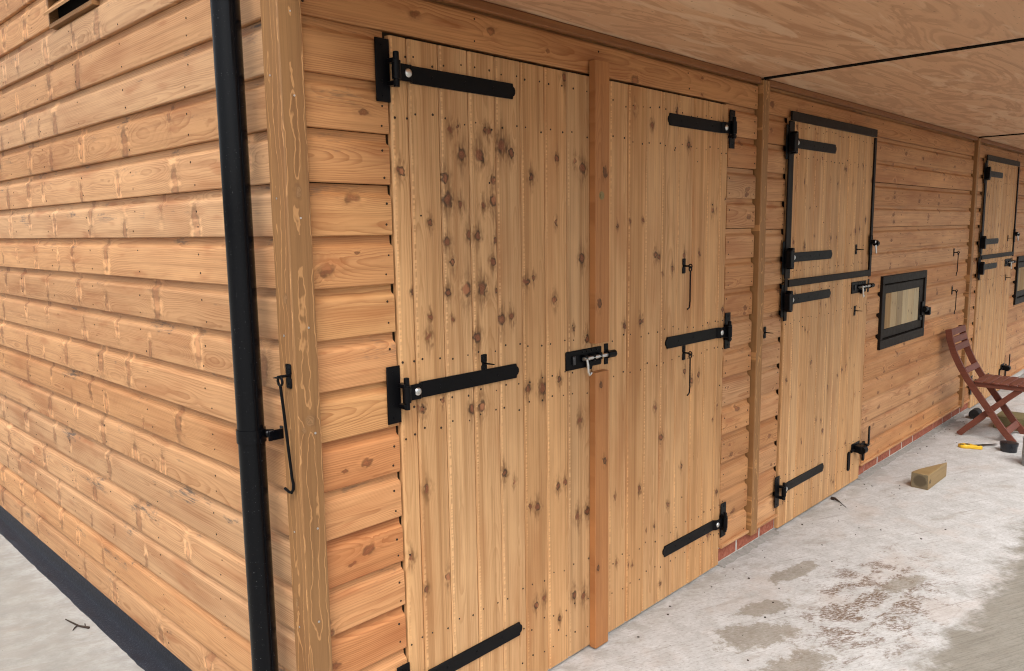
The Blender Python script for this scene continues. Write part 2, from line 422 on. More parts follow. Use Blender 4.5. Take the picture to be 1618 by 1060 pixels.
    c = N.mix(N.m_('MULTIPLY', speck, .6), c, (.10, .075, .055))
    h = N.m_('ADD', brush2, N.m_('MULTIPLY', fine, .7))
    N.bump(h, .30, .0025)
    return N.fin(c, N.m_('SUBTRACT', .85, N.m_('MULTIPLY', wm, .22)), 0, .35)
M['ground'] = ground_mat()

# ------------------------------------------------------------------ mesh helpers
def link(o, parent=None):
    COL.objects.link(o)
    if parent: o.parent = parent
    return o

def mesh_obj(name, me, mats, parent=None, loc=(0, 0, 0), rot=None):
    o = bpy.data.objects.new(name, me)
    link(o, parent)
    o.location = loc
    if rot: o.rotation_euler = rot
    return o

def setmats(me, mats):
    for m in (mats if isinstance(mats, (list, tuple)) else [mats]):
        me.materials.append(M[m])

def tag(o, label=None, cat=None, group=None, kind=None):
    if label: o['label'] = label
    if cat: o['category'] = cat
    if group: o['group'] = group
    if kind: o['kind'] = kind
    return o

def empty(name, parent=None, loc=(0, 0, 0)):
    o = bpy.data.objects.new(name, None)
    o.empty_display_size = .1
    link(o, parent)
    o.location = loc
    return o

class G:
    """collects shapes into one mesh"""
    def __init__(s):
        s.bm = bmesh.new()
    def _add(s, fn, mi=0, smooth=False):
        n0 = len(s.bm.faces)
        r = fn()
        s.bm.faces.ensure_lookup_table()
        for f in s.bm.faces[n0:]:
            f.material_index = mi
            f.smooth = smooth
        return r
    def box(s, x0, x1, y0, y1, z0, z1, mi=0, bev=0.):
        t = bmesh.new()
        bmesh.ops.create_cube(t, size=1)
        bmesh.ops.transform(t, matrix=Matrix.Translation(((x0+x1)/2, (y0+y1)/2, (z0+z1)/2)) @ Matrix.Diagonal((x1-x0, y1-y0, z1-z0, 1)), verts=t.verts)
        if bev:
            bmesh.ops.bevel(t, geom=t.edges[:], offset=bev, segments=1, affect='EDGES')
        s.merge(t, mi)
        return s
    def merge(s, t, mi=0, smooth=False, mat=None):
        if mat is not None: bmesh.ops.transform(t, matrix=mat, verts=t.verts)
        mp = {}
        for v in t.verts: mp[v] = s.bm.verts.new(v.co)
        for f in t.faces:
            try:
                nf = s.bm.faces.new([mp[v] for v in f.verts])
                nf.material_index = mi
                nf.smooth = smooth
            except ValueError: pass
        t.free()
    def prism(s, pts, a, b, axis='y', mi=0, bev=0.):
        """polygon pts in the plane across axis, extruded a..b"""
        t = bmesh.new()
        def P(p, w):
            return {'y': (p[0], w, p[1]), 'z': (p[0], p[1], w), 'x': (w, p[0], p[1])}[axis]
        A = [t.verts.new(P(p, a)) for p in pts]
        B = [t.verts.new(P(p, b)) for p in pts]
        t.faces.new(A)
        t.faces.new(B[::-1])
        n = len(pts)
        for i in range(n): t.faces.new((A[i], B[i], B[(i+1) % n], A[(i+1) % n]))
        bmesh.ops.recalc_face_normals(t, faces=t.faces)
        if bev: bmesh.ops.bevel(t, geom=t.edges[:], offset=bev, segments=1, affect='EDGES')
        s.merge(t, mi)
        return s
    def cyl(s, p, q, r, n=14, mi=0, r2=None, smooth=True):
        p, q = Vector(p), Vector(q)
        t = bmesh.new()
        bmesh.ops.create_cone(t, cap_ends=True, segments=n, radius1=r, radius2=r if r2 is None else r2, depth=(q-p).length)
        m = Matrix.Translation((p+q)/2) @ (q-p).to_track_quat('Z', 'Y').to_matrix().to_4x4()
        n0 = len(s.bm.faces)
        s.merge(t, mi, smooth, m)
        s.bm.faces.ensure_lookup_table()
        for f in s.bm.faces[n0:]:
            if len(f.verts) > 4: f.smooth = False
        return s
    def dome(s, c, nrm, r, h, mi=0, n=14):
        t = bmesh.new()
        bmesh.ops.create_uvsphere(t, u_segments=n, v_segments=8, radius=1)
        m = Matrix.Translation(Vector(c)) @ Vector(nrm).to_track_quat('Z', 'Y').to_matrix().to_4x4() @ Matrix.Diagonal((r, r, h, 1))
        s.merge(t, mi, True, m)
        return s
    def tube(s, path, r, n=8, mi=0, closed=False):
        path = [Vector(p) for p in path]
        t = bmesh.new()
        rings = []
        N = len(path)
        ref = None
        for i, p in enumerate(path):
            if closed: d = path[(i+1) % N]-path[i-1]
            else: d = path[min(i+1, N-1)]-path[max(i-1, 0)]
            d.normalize()
            if ref is None: ref = d.orthogonal().normalized()
            a = (ref-d*ref.dot(d)).normalized()
            ref = a
            b = d.cross(a)
            rr = r[i] if isinstance(r, (list, tuple)) else r
            rings.append([t.verts.new(p+(a*math.cos(k*2*math.pi/n)+b*math.sin(k*2*math.pi/n))*rr) for k in range(n)])
        for i in range(N if closed else N-1):
            A, B = rings[i], rings[(i+1) % N]
            for k in range(n): t.faces.new((A[k], A[(k+1) % n], B[(k+1) % n], B[k]))
        if not closed:
            t.faces.new(rings[0][::-1])
            t.faces.new(rings[-1])
        bmesh.ops.recalc_face_normals(t, faces=t.faces)
        s.merge(t, mi, True)
        return s
    def mesh(s, name, mats):
        me = bpy.data.meshes.new(name)
        s.bm.to_mesh(me)
        s.bm.free()
        setmats(me, mats)
        me.set_sharp_from_angle(angle=math.radians(40))
        return me
    def obj(s, name, mats, parent=None, loc=(0, 0, 0), rot=None):
        return mesh_obj(name, s.mesh(name, mats), None, parent, loc, rot)

# --- planks
def clad_profile(h):
    """shiplap: flat face, scooped top that tucks under the board above (y, v)"""
    return [(.0235, .0050), (.0055, .0034), (.0018, .0040), (0, .0066), (0, h-.036), (.0014, h-.031), (.0055, h-.026), (.0115, h-.0225), (.0150, h-.018), (.0160, h+.0030), (.0235, h+.0030)]
def door_profile(w):
    return [(.020, .0004), (.0065, .0004), (.0012, .0055), (0, .0075), (0, w-.0060), (.0010, w-.0045), (.0050, w-.0004), (.020, w-.0004)]
def flat_profile(w, t=.02, b=.002):
    return [(t, 0.), (b, 0.), (0, b), (0, w-b), (b, w), (t, w)]
_cache = {}
def plank_mesh(prof, L, mat):
    key = (tuple(prof), round(L, 4), mat)
    if key in _cache: return _cache[key]
    n = len(prof)
    vs = [(0., a, b) for a, b in prof]+[(L, a, b) for a, b in prof]
    fs = [(i, (i+1) % n, n+(i+1) % n, n+i) for i in range(n)]+[tuple(range(n))[::-1], tuple(range(n, 2*n))]
    me = bpy.data.meshes.new('plank')
    me.from_pydata(vs, [], fs)
    bm = bmesh.new()
    bm.from_mesh(me)
    bmesh.ops.recalc_face_normals(bm, faces=bm.faces)
    for f in bm.faces: f.smooth = True
    bm.to_mesh(me)
    bm.free()
    me.set_sharp_from_angle(angle=math.radians(28))
    setmats(me, mat)
    _cache[key] = me
    return me

TR = random.Random(11)
def grain(o, width, knots=(), tint=None, spread=.13, sp=None, flat=None, ks=(.62, 1.)):
    o['seed'] = TR.uniform(0, 10)
    o['width'] = float(width)
    if flat is None:
        o['grain'] = [width*TR.uniform(.1, .9), TR.uniform(.004, .05), TR.uniform(-.03, .03), sp or TR.uniform(.0034, .0062)]
    else:
        o['grain'] = list(flat)
    if tint is None:
        a, b = TR.uniform(-1, 1), TR.uniform(-1, 1)
        tint = (1+spread*.55*a+.02, 1+spread*(.55*a-.35*b), 1+spread*(.55*a-.85*b))
    o['tint'] = list(tint)
    kl = list(knots)[:NK]
    if o.data.materials[0] == M['clad']: ks = (.85, .30)
    if o.data.materials[0] == M['door']: ks = (.85, 1.)
    for i in range(NK):
        if i < len(kl): u, v, r = kl[i]
        else: u, v, r = -50., 0., .0005
        o['k%d' % i] = [u*ks[0], v*ks[1], 0., r]
    return o

def rand_knots(L, w, step=.33, rmin=.004, rmax=.012, u0=0.):
    out, u = [], u0+TR.uniform(.03, step)
    while u < L-.01 and len(out) < NK:
        out.append((u, TR.uniform(.1, .9)*w, TR.uniform(rmin, rmax)))
        if TR.random() < .45 and len(out) < NK:     # a whorl throws two knots
            out.append((u+TR.uniform(-.02, .02), TR.uniform(.05, .95)*w, TR.uniform(rmin, rmax)))
        u += step*TR.uniform(.55, 1.5)
    return out

ROT_V = Euler((0, -math.pi/2, 0))      # plank standing up, width runs to -X
ROT_S = Euler((0, 0, -math.pi/2))      # plank of the gable wall, runs to -Y, faces -X

GZ = .02                                # level of the concrete

# ------------------------------------------------------------------ ground
g = G()
t = bmesh.new()
xs = [-400, -60, -12, -4, -1, 2, 5, 9, 14, 60, 400]
ys = [-400, -60, -12, -4, -1.2, .6, 3, 6, 14, 60, 400]
VV = [[t.verts.new((x, y, 0)) for y in ys] for x in xs]
for i in range(len(xs)-1):
    for j in range(len(ys)-1):
        t.faces.new((VV[i][j], VV[i+1][j], VV[i+1][j+1], VV[i][j+1]))
g.merge(t)
ground = g.obj('ground', ['ground'], None, (0, 0, GZ))
tag(ground, 'pale concrete yard with mud stains and a damp outer strip', 'ground', kind='structure')

# ------------------------------------------------------------------ the stable block
ST = empty('stable_building')
tag(ST, 'long timber stable block clad in stained shiplap boards under a canopy', 'stable')
C, Z0 = .14, 2.21
DEPTH = 3.66
BAY = 3.78
P1, P2, P3 = 2.54, 2.54+BAY, 2.54+2*BAY
CEIL = 2.36
EAVE = -1.23
XEND = P3+1.6

front = empty('front_wall', ST)
side = empty('gable_wall', ST)

def nails_mesh(pts, axis, name, parent, r=.0034, mat='nail'):
    """many nail heads as one part; pts on the face, axis = outward normal"""
    g = G()
    for p in pts:
        p = Vector(p)
        q = p+Vector(axis)*.0012
        rr = r*TR.uniform(.8, 1.2)
        g.cyl(p-Vector(axis)*.002, q, rr, 6, 0, smooth=False)
    o = g.obj(name, [mat], parent)
    tag(o, kind='stuff')
    return o

fn, sn = [], []
def front_board(x0, x1, k, dz=0., tint=None, nail=(True, True), knots=None):
    h = C
    z = Z0-C*k-dz
    L = x1-x0
    if k == 14: pass
    me = plank_mesh(clad_profile(h), L, 'cladf')
    o = mesh_obj('plank', me, None, front, (x0, TR.uniform(-.0012, .0012), z+TR.uniform(-.0012, .0012)-C))
    o.rotation_euler = (0, TR.uniform(-.0012, .0012), 0) if L < 1 else (0, 0, 0)
    grain(o, h, rand_knots(L, h, .42, .005, .013) if knots is None else knots, tint, .20)
    for e, s in ((x0, 1), (x1, -1)):
        if nail[0 if s > 0 else 1]:
            for zz in (.03, .088): fn.append((e+s*(.022+TR.uniform(-.006, .006)), o.location.y, z-C+zz+TR.uniform(-.01, .01)))
    if L > 1.4:
        n = int(L/.5)
        for i in range(1, n):
            for zz in (.03, .088): fn.append((x0+L*i/n+TR.uniform(-.006, .006), o.location.y, z-C+zz+TR.uniform(-.008, .008)))
    return o

# boards named by the index of their lower edge: z of edge k is Z0 - C*k
XL = [(.575, .275, .108), (.5, .2, .07)]
DL0, DLR, DR1 = .320, 1.232, 2.226     # double door edges
SD0, SD1 = 2.838, 4.006                # stable door edges in bay two
RED, YEL, ORG, PAL = (.98, .80, .68), (1.10, 1.08, .98), (1.02, .94, .84), (1.12, 1.05, 1.0)
seqL = [ORG, ORG, ORG, ORG, YEL, ORG, YEL, PAL, YEL, RED, PAL, RED, PAL, RED, PAL, RED]
special = {4: [(.155, .105, .013)], 5: [(.06, .055, .014), (.16, .1, .005)], 9: [(.165, .06, .010), (.09, .05, .006)], 11: [(.16, .08, .011), (.10, .05, .007)], 12: [(.012, .05, .009), (.015, .015, .009)], 13: [(.03, .05, .011)], 2: [(.20, .055, .009)]}
for k in range(-1, 15):
    # bay one
    if k == -1:
        front_board(.03, P1-.036, -1, 0, ORG)
    else:
        front_board(.03, DL0-.006, k, 0, seqL[k+1] if k+1 < 16 else None, (False, True), special.get(k+1, []))
        front_board(DR1+.004, P1-.036, k)
    # bay two and three
    for b in (0, 1):
        dx, dz = b*BAY, .008
        if k == -1:
            front_board(P1+.05+dx, P2-.036+dx, -1, dz)
        else:
            front_board(P1+.05+dx, SD0-.010+dx, k, dz)
            if 7 <= k <= 8:             # split round the feed hatch
                front_board(SD1+.030+dx, 4.262+dx, k, dz)
                front_board(5.168+dx, P2-.036+dx, k, dz)
            else:
                front_board(SD1+.030+dx, P2-.036+dx, k, dz)
    front_board(P3+.05, XEND, k, .008)
for i, z in enumerate(()): pass
nails_mesh(fn, (0, -1, 0), 'nail_heads', front)
for x0, x1, dz in ((.03, DL0-.006, 0), (DR1+.004, P1-.036, 0), (P1+.05, SD0-.01, .008), (SD1+.03, P2-.036, .008), (P2+.05, SD0-.01+BAY, .008), (SD1+.03+BAY, P3-.036, .008), (P3+.05, XEND, .008)):
    o = mesh_obj('drip_board', plank_mesh(flat_profile(.014, .016, .003), x1-x0, 'cladf'), None, front, (x0, -.0165, Z0-15*C-dz+.0015))
    grain(o, .03)
# added dark backing behind the boards: blocks daylight, gaps read as shade
G().box(.02, XEND, .0245, .05, .03, 2.9).obj('gap_backing', ['back'], front)

# brick plinth
pl = empty('brick_plinth', ST)
gb = G()
gb.box(-.1, .1, -.05, .05, -.034, .034, 0, .003)
bme = gb.mesh('brick', ['brick'])
bl = G()
x = 4.15-.247*16
for i in range(32):
    a, b = x+.006, x+.241
    lo = max(a, .0)
    if b > lo+.02:
        inside = any(a0-.01 < (a+b)/2 < b0+.01 for a0, b0 in ((DL0, DR1), (SD0, SD1), (SD0+BAY, SD1+BAY)))
        if not inside and a < XEND:
            for d0, d1 in ((DL0, DR1), (SD0, SD1), (SD0+BAY, SD1+BAY)):
                if lo < d0 < b: b = d0-.005
                if lo < d1 < b: lo = d1+.01
            if b-lo > .03:
                o = mesh_obj('brick', bme, None, pl, ((lo+b)/2, .058+TR.uniform(-.002, .002), .068))
                o.scale = ((b-lo)/.2, 1, 1)
    x += .247
o = G().box(.0, XEND, .0102, .05, .02, .118).obj('mortar_joint', ['mortar'], pl)
for a, b in ((0., DL0), (DR1+.002, SD0-.002), (SD1+.002, SD0+BAY-.002), (SD1+BAY+.002, XEND)):
    n = max(2, int((b-a)/.03))
    t = bmesh.new()
    rows = []
    for i in range(n+1):
        xx = a+(b-a)*i/n
        w_ = TR.uniform(.7, 1.3)
        rows.append([t.verts.new((xx, yy*w_ if yy < 0 else yy, GZ+zz*(TR.uniform(.6, 1.4) if 0 < zz < .02 else 1))) for yy, zz in ((-.036, -.004), (-.026, .002), (-.012, .006), (-.001, .009), (.0100, .012), (.0100, -.01))])
    for A, B in zip(rows, rows[1:]):
        for q in range(5): t.faces.new((A[q], A[q+1], B[q+1], B[q]))
    t.faces.new(rows[0]); t.faces.new(rows[-1])
    bmesh.ops.recalc_face_normals(t, faces=t.faces)
    g = G(); g.merge(t, 0, True)
    g.obj('mortar_fillet', ['fillet'], pl)
for a, b in ((DL0, DR1), (SD0, SD1), (SD0+BAY, SD1+BAY)):
    G().box(a+.003, b-.003, .022, .06, GZ-.005, GZ+.012).obj('threshold', ['mortar'], pl)

# ---- gable wall boards
VY0, VY1 = 1.265, 1.715                # louvre vent
def gable_z(y):                         # underside of roof at depth y
    ridge = DEPTH/2
    return 2.70+(ridge-abs(y-ridge))*.32
for k in range(-8, 15):
    z = Z0-C*k
    ya, yb = .026, DEPTH
    if z+.0 > 2.70:
        s = (z-2.70)/.32
        ya, yb = max(ya, s), min(yb, DEPTH-s)
    segs = [(ya, yb)]
    if k in (-4, -3): segs = [(ya, VY0-.012), (VY1+.012, yb)]
    for a, b in segs:
        if b-a < .1: continue
        o = mesh_obj('plank', plank_mesh(clad_profile(C), b-a, 'clad'), None, side, (TR.uniform(-.001, .001), b, z-C+TR.uniform(-.001, .001)), ROT_S)
        kn = rand_knots(b-a, C, .33, .006, .020, .15)
        grain(o, C, kn, None, .19)
        for yy in (.062, .56, 1.05, 1.53, 2.0, 2.5, 3.0, 3.5):
            if a < yy < b:
                for zz in (.03, .09): sn.append((o.location.x, yy+TR.uniform(-.02, .02)*(yy > .1), z-C+zz+TR.uniform(-.01, .01)))
nails_mesh(sn, (-1, 0, 0), 'nail_heads', side, .0028)
G().box(.0245, .05, .05, DEPTH, .03, 2.70).obj('gap_backing', ['back'], side)  # same added dark backing, behind the gable boards
# louvre vent
vent = empty('louvre_vent', ST)
zb = 2.487
g = G()
g.box(.021, .10, VY0, VY1, zb, zb+.29)
o = g.obj('vent_shade_block', ['dark'], vent)  # solid block, its dark colour stands for shade behind the slats
for nm, (y0, y1, z0, z1) in (('vent_frame', (VY0-.012, VY1+.012, zb-.014, zb+.001)), ('vent_frame', (VY0-.012, VY0, zb, zb+.29)), ('vent_frame', (VY1, VY1+.012, zb, zb+.29)), ('vent_frame', (VY0-.012, VY1+.012, zb+.29, zb+.304))):
    o = G().box(-.012, .03, y0, y1, z0, z1).obj(nm, ['post'], vent)
    grain(o, .05)
for i in range(4):
    z = zb+.035+i*.075
    o = G().prism([(-.035, z), (-.031, z-.008), (.018, z+.045), (.014, z+.053)], VY0+.001, VY1-.001+(.0), 'y')
    o = o.obj('louvre_slat', ['clad'], vent)
    grain(o, .05, tint=(1.1, 1.08, 1.05))

# corner post: a front and a side trim board meeting at the arris
cp = empty('corner_post', ST)
o = mesh_obj('post_board', plank_mesh(flat_profile(.0665, .022, .002), 2.62, 'post'), None, cp, (.026, -.042, .045), ROT_V)
grain(o, .07, [(.35, .045, .012), (1.13, .03, .010), (1.11, .05, .007), (1.72, .035, .010)], (1, 1, 1), flat=(.036, .012, .004, .019))
o = mesh_obj('post_board', plank_mesh(flat_profile(.0765, .022, .002), 2.62, 'post'), None, cp, (-.042, -.0405, .045), Euler((0, -math.pi/2, -math.pi/2)))
grain(o, .08, [(1.45, .03, .008), (.62, .05, .009)], (1.12, 1.1, 1.08), flat=(.05, .012, -.004, .017))
sc = [(-.004+TR.uniform(-.012, .012), -.042, z) for z in (.35, .62, .88, 1.14, 1.42, 1.7, 2.0, 2.2)]
nails_mesh(sc, (0, -1, 0), 'screw_heads', cp, .003, 'screw')
nails_mesh([(-.042, .005, z) for z in (.34, .6, .87, 1.4, 1.75, 2.05)], (-1, 0, 0), 'screw_heads', cp, .0028, 'screw')
# back corner
o = G().box(-.042, .03, DEPTH-.04, DEPTH+.04, .045, 2.68, 0, .002).obj('back_corner_post', ['post'], ST)
grain(o, .07)
# cover posts between the bays
for i, px in enumerate((P1, P2, P3)):
    o = mesh_obj('cover_post', plank_mesh(flat_profile(.065, .045, .003), CEIL-.012-.095, 'post'), None, ST, (px+.038, -.024, .095), ROT_V)
    grain(o, .065, [(1.6, .02, .006)], (1.2, 1.18, 1.12), flat=(.03, .016, .01, .014))
    tag(o, ['vertical cover post between the double doors and the first stable door', 'vertical cover post between feed hatch and second stable door', 'vertical cover post past the second feed hatch'][i])

# damp-proof skirt along the gable
g = G()
prof = [(.019, .12), (.006, .112), (.005, .072), (.003, .048), (-.004, .034), (-.024, .0265), (-.052, .0245), (-.060, .017), (.019, .0)]
t = bmesh.new()
N_ = 60
rings = []
for j in range(N_+1):
    y = -.03+(DEPTH+.03)*j/N_
    rings.append([t.verts.new((x-(TR.uniform(0, .006) if -.061 < x < -.04 else 0), y, z)) for x, z in prof])
for j in range(N_):
    for i in range(len(prof)-1):
        t.faces.new((rings[j][i], rings[j][i+1], rings[j+1][i+1], rings[j+1][i]))
bmesh.ops.recalc_face_normals(t, faces=t.faces)
g.merge(t, 0, True)
o = g.obj('damp_proof_skirt', ['bitumen'], ST)
tag(o, 'black bitumen damp-proof skirt along the foot of the gable')

# ---- canopy ceiling
cl = empty('canopy_ceiling', ST)
for i, (a, b) in enumerate(((-.04, P1-.021), (P1-.005, P2-.021), (P2-.005, P3-.021), (P3-.005, XEND))):
    o = G().box(0, b-a, 0, -EAVE, 0, .012).obj('ceiling_panel', ['ply'], cl, (a, EAVE, CEIL))
    o['seed'] = 1.3+i*2.9
    w = mesh_obj('cornice_strip', plank_mesh(flat_profile(.03, .02, .004), b-a-.02-(.03 if i else 0.07), 'strip'), None, cl, (a+(.05 if i else .07), -.018, CEIL-.0305))
    grain(w, .03, tint=(.62, .58, .55))
for px in (P1, P2, P3):
    o = G().box(px-.0205, px-.0140, EAVE, -.02, CEIL-.007, CEIL+.012).box(px-.0105, px-.0055, EAVE, -.02, CEIL-.009, CEIL+.012).obj('joint_batten', ['dark'], cl)
    o = G().box(px-.0139, px-.0106, EAVE, -.02, CEIL-.004, CEIL+.012).obj('joint_batten', ['strip'], cl)
    grain(o, .03, tint=(.5, .45, .45))
fb = mesh_obj('fascia_board', plank_mesh(flat_profile(.20, .022, .003), XEND+.04, 'clad'), None, cl, (-.04, EAVE-.022, CEIL-.03))
grain(fb, .2)
# joists and roof
rf = empty('roof', ST)
def slab(y0, z0, y1, z1, th, x0, x1, name, mat):
    G().prism([(y0, z0), (y1, z1), (y1, z1+th), (y0, z0+th)], x0, x1, 'x').obj(name, [mat], rf)
rid = DEPTH/2
zr = 2.70+rid*.32
slab(EAVE-.07, 2.70+(EAVE-.07)*.32+.30-.10, rid, zr+.02, .05, -.09, XEND+.05, 'roof_slope', 'felt')
slab(DEPTH+.15, 2.70-.15*.32, rid, zr+.02, .05, -.09, XEND+.05, 'roof_slope', 'felt')
G().box(-.04, -.02, EAVE, -.045, CEIL-.03, CEIL+.2).obj('canopy_end_board', ['clad'], rf)
G().box(XEND, XEND+.02, -.0, DEPTH, .03, 2.7).obj('end_wall', ['clad'], ST)
G().box(0, XEND, DEPTH-.05, DEPTH, .03, 2.68).obj('back_wall', ['clad'], ST)
for o in list(rf.children)+[c for c in ST.children if c.name in ('end_wall', 'back_wall')]:
    if o.data.materials[0] == M['clad']: grain(o, .2)

# ------------------------------------------------------------------ ironmongery
_hm = {}
def hinge_meshes(d, length, block=False):
    """d=+1: strap runs to +X from the pin. Local origin at the pin, on the board face."""
    key = (d, length, block)
    if key in _hm: return _hm[key]
    P = G()
    x0, x1 = sorted((-.004*d, -.052*d))
    P.box(x0, x1, -.0045, 0, -.085, .085, 0, .001)
    for zz in (-.068, .068, -.03): P.cyl((-.03*d, -.002, zz), (-.03*d, -.0062, zz), .0042, 8)
    # cup brackets carrying the pin
    for zz in (-.041, .020): 
        a, b = sorted((-.014*d, .006*d)); P.box(a, b, -.034, -.001, zz, zz+.012, 0, .001)
    K = G()
    K.cyl((0, -.028, -.045), (0, -.028, .048), .0085, 14)
    K.dome((0, -.028, .048), (0, 0, 1), .0085, .003)
    K.cyl((0, -.028, -.024), (0, -.028, .026), .0125, 14)
    if block:
        a, b = sorted((-.034*d, .008*d)); K.box(a, b, -.040, -.0055, -.050, .040, 0, .003)
        a, b = sorted((-.012*d, .016*d)); K.box(a, b, -.036, -.0058, -.058, .052, 0, .003)
    Sx = G()
    h = .0245
    # eye leaf, joggle and flat strap
    a, b = sorted((.004*d, .062*d)); Sx.box(a, b, -.0185, -.0125, -h*.95, h*.95, 0, .0008)
    Sx.prism([(.058*d, -.0185), (.058*d, -.0125), (.074*d, -.0005), (.074*d, -.0060)], -h, h, 'z')
    e = length
    pts = [(.070, -h), (e-.012, -h), (e-.010, -h*.62), (e-.004, -h*.5), (e, -h*.18), (e, h*.18), (e-.004, h*.5), (e-.010, h*.62), (e-.012, h), (.070, h)]
    Sx.prism([(p*d, q) for p, q in pts], -.0062, -.0005, 'y', 0, .0006)
    for xx in (.15, .28, .40):
        if xx < length-.05: Sx.cyl((xx*d, -.005, 0), (xx*d, -.0072, 0), .0052, 8)
    Bt = G()
    Bt.dome((.050*d, -.0185, 0), (0, -1, 0), .0125, .0055)
    _hm[key] = (P.mesh('hinge_plate', ['iron']), K.mesh('hinge_pin', ['iron']), Sx.mesh('hinge_strap', ['iron']), Bt.mesh('coach_bolt', ['zinc']))
    return _hm[key]
def hinge(parent, x, z, d, length=.50, y=-.004, block=False):
    p, k, s_, b = hinge_meshes(d, length, block)
    for nm, me in (('hinge_plate', p), ('hinge_pin', k), ('hinge_strap', s_), ('coach_bolt', b)):
        mesh_obj(nm, me, None, parent, (x, y, z))

def arc(c, r, a0, a1, n, plane='xz'):
    out = []
    for i in range(n+1):
        a = math.radians(a0+(a1-a0)*i/n)
        p = (r*math.cos(a), r*math.sin(a))
        out.append((c[0]+p[0], c[1], c[2]+p[1]) if plane == 'xz' else (c[0], c[1]+p[0], c[2]+p[1]))
    return out
def hook_meshes():
    if 'hook' in _hm: return _hm['hook']
    a = G()
    a.box(-.013, .013, -.004, 0, .002, .030, 0, .0025)
    a.box(-.013, .013, -.004, 0, -.034, -.006, 0, .0025)
    a.box(-.008, .008, -.005, 0, -.01, .006)
    for q in (-.006, .006):
        a.dome((q, -.004, .018), (0, -1, 0), .0036, .002, 0, 8)
    a.dome((0, -.004, -.022), (0, -1, 0), .0036, .002, 0, 8)
    a.cyl((.0, -.002, -.002), (.0, -.030, -.002), .0038, 8)
    a.tube(arc((0, -.034, -.002), .008, 0, 360, 14, 'yz')[:-1], .0026, 7, 0, True)
    h = G()
    h.tube([(x_, -.034, z_-.014) for x_, _, z_ in arc((0, 0, 0), .0095, 90, 360+80, 14)], .0030, 7)
    L = .165
    path = [(0, -.034, -.022), (0, -.034, -.06), (0, -.034, -L+.03), (.001, -.034, -L+.016), (.006, -.030, -L+.006), (.012, -.026, -L-.004), (.010, -.026, -L-.014), (-.002, -.029, -L-.018), (-.016, -.032, -L-.020)]
    h.tube(path, .0032, 8)
    s_ = G()
    s_.box(-.013, .013, -.004, 0, .003, .030, 0, .0025)
    s_.box(-.013, .013, -.004, 0, -.030, -.005, 0, .0025)
    s_.box(-.009, .009, -.005, 0, -.008, .006)
    for q in (-.006, .006): s_.dome((q, -.004, .019), (0, -1, 0), .0036, .002, 0, 8)
    s_.dome((0, -.004, -.018), (0, -1, 0), .0036, .002, 0, 8)
    s_.cyl((0, -.002, 0), (.004, -.046, 0), .0036, 8, 0, .0018)
    _hm['hook'] = (a.mesh('hook_plate', ['iron']), h.mesh('hook_rod', ['iron']), s_.mesh('catch_plate', ['iron']))
    return _hm['hook']
def cabin_hook(parent, x, y, z):
    a, h, s_ = hook_meshes()
    mesh_obj('hook_plate', a, None, parent, (x, y, z))
    mesh_obj('hook_rod', h, None, parent, (x, y, z))
def catch(parent, x, y, z):
    mesh_obj('catch_plate', hook_meshes()[2], None, parent, (x, y, z))

def pad_bolt(parent, x, y, z, keep_x, w=.21):
    """sliding padbolt: x = left end of its plate, throws to +X into keep"""
    g = G()
    g.box(x, x+w, y-.004, y, z-.035, z+.035, 0, .0035)
    for q in (.10, .145, .185):
        g.box(x+w*q/.21-.009, x+w*q/.21+.009, y-.024, y-.003, z-.014, z+.014, 0, .003)
    for q in (.095, .12, .15, .18):
        g.dome((x+q*w/.21, y-.004, z+.025), (0, -1, 0), .0042, .0025, 0, 8)
    g.cyl((x+.125*w/.21, y-.006, z-.030), (x+.125*w/.21, y-.018, z-.030), .013, 12)
    g.obj('bolt_plate', ['iron'], parent)
    r = G()
    r.cyl((x+.085*w/.21, y-.0165, z), (keep_x+.03, y-.0165, z), .0078, 12)
    hx = x+.085*w/.21
    r.tube([(hx, y-.017, z), (hx, y-.034, z-.002), (hx+.002, y-.036, z-.02), (hx+.004, y-.036, z-.046), (hx+.012, y-.036, z-.058), (hx+.022, y-.036, z-.05)], .0052, 8)
    r.obj('bolt_bar', ['zinc'], parent)
    p = G()
    p.box(x+.035*w/.21, x+.048*w/.21, y-.012, y-.0035, z-.016, z+.016, 0, .002)
    p.obj('padlock_staple', ['steel'], parent)
    k = G()
    k.box(keep_x-.004, keep_x+.020, y-.004, y, z-.04, z+.04, 0, .001)
    k.cyl((keep_x-.003, y-.0165, z), (keep_x+.042, y-.0165, z), .0145, 12)
    k.obj('bolt_keep', ['iron'], parent)

# ------------------------------------------------------------------ doors
def door_planks(parent, edges, z0, z1, y, knot_map=None, mat='door', step=.42, rmax=.010, spread=.10):
    for i in range(len(edges)-1):
        a, b = edges[i], edges[i+1]
        w = b-a
        o = mesh_obj('plank', plank_mesh(door_profile(w), z1-z0, mat), None, parent, (b, y+TR.uniform(-.0008, .0008), z0), ROT_V)
        if knot_map is not None:
            ks = [(kz-z0, b-kx, r*1.0) for kx, kz, r in knot_map if a-.004 <= kx < b+.004]
        else:
            ks = rand_knots(z1-z0, w, step, .0035, rmax)
        grain(o, w, ks, None, spread)
def ledge_nails(parent, edges, zs, y, jit=.006):
    pts = []
    for i in range(len(edges)-1):
        a, b = edges[i], edges[i+1]
        for z in zs:
            for f in (.2, .8):
                pts.append((a+(b-a)*f+TR.uniform(-jit, jit), y, z+TR.uniform(-.012, .012)))
        if TR.random() < .7: pts.append((a+(b-a)*TR.uniform(.2, .8), y, TR.uniform(zs[0], zs[-1])))
    nails_mesh(pts, (0, -1, 0), 'nail_heads', parent)

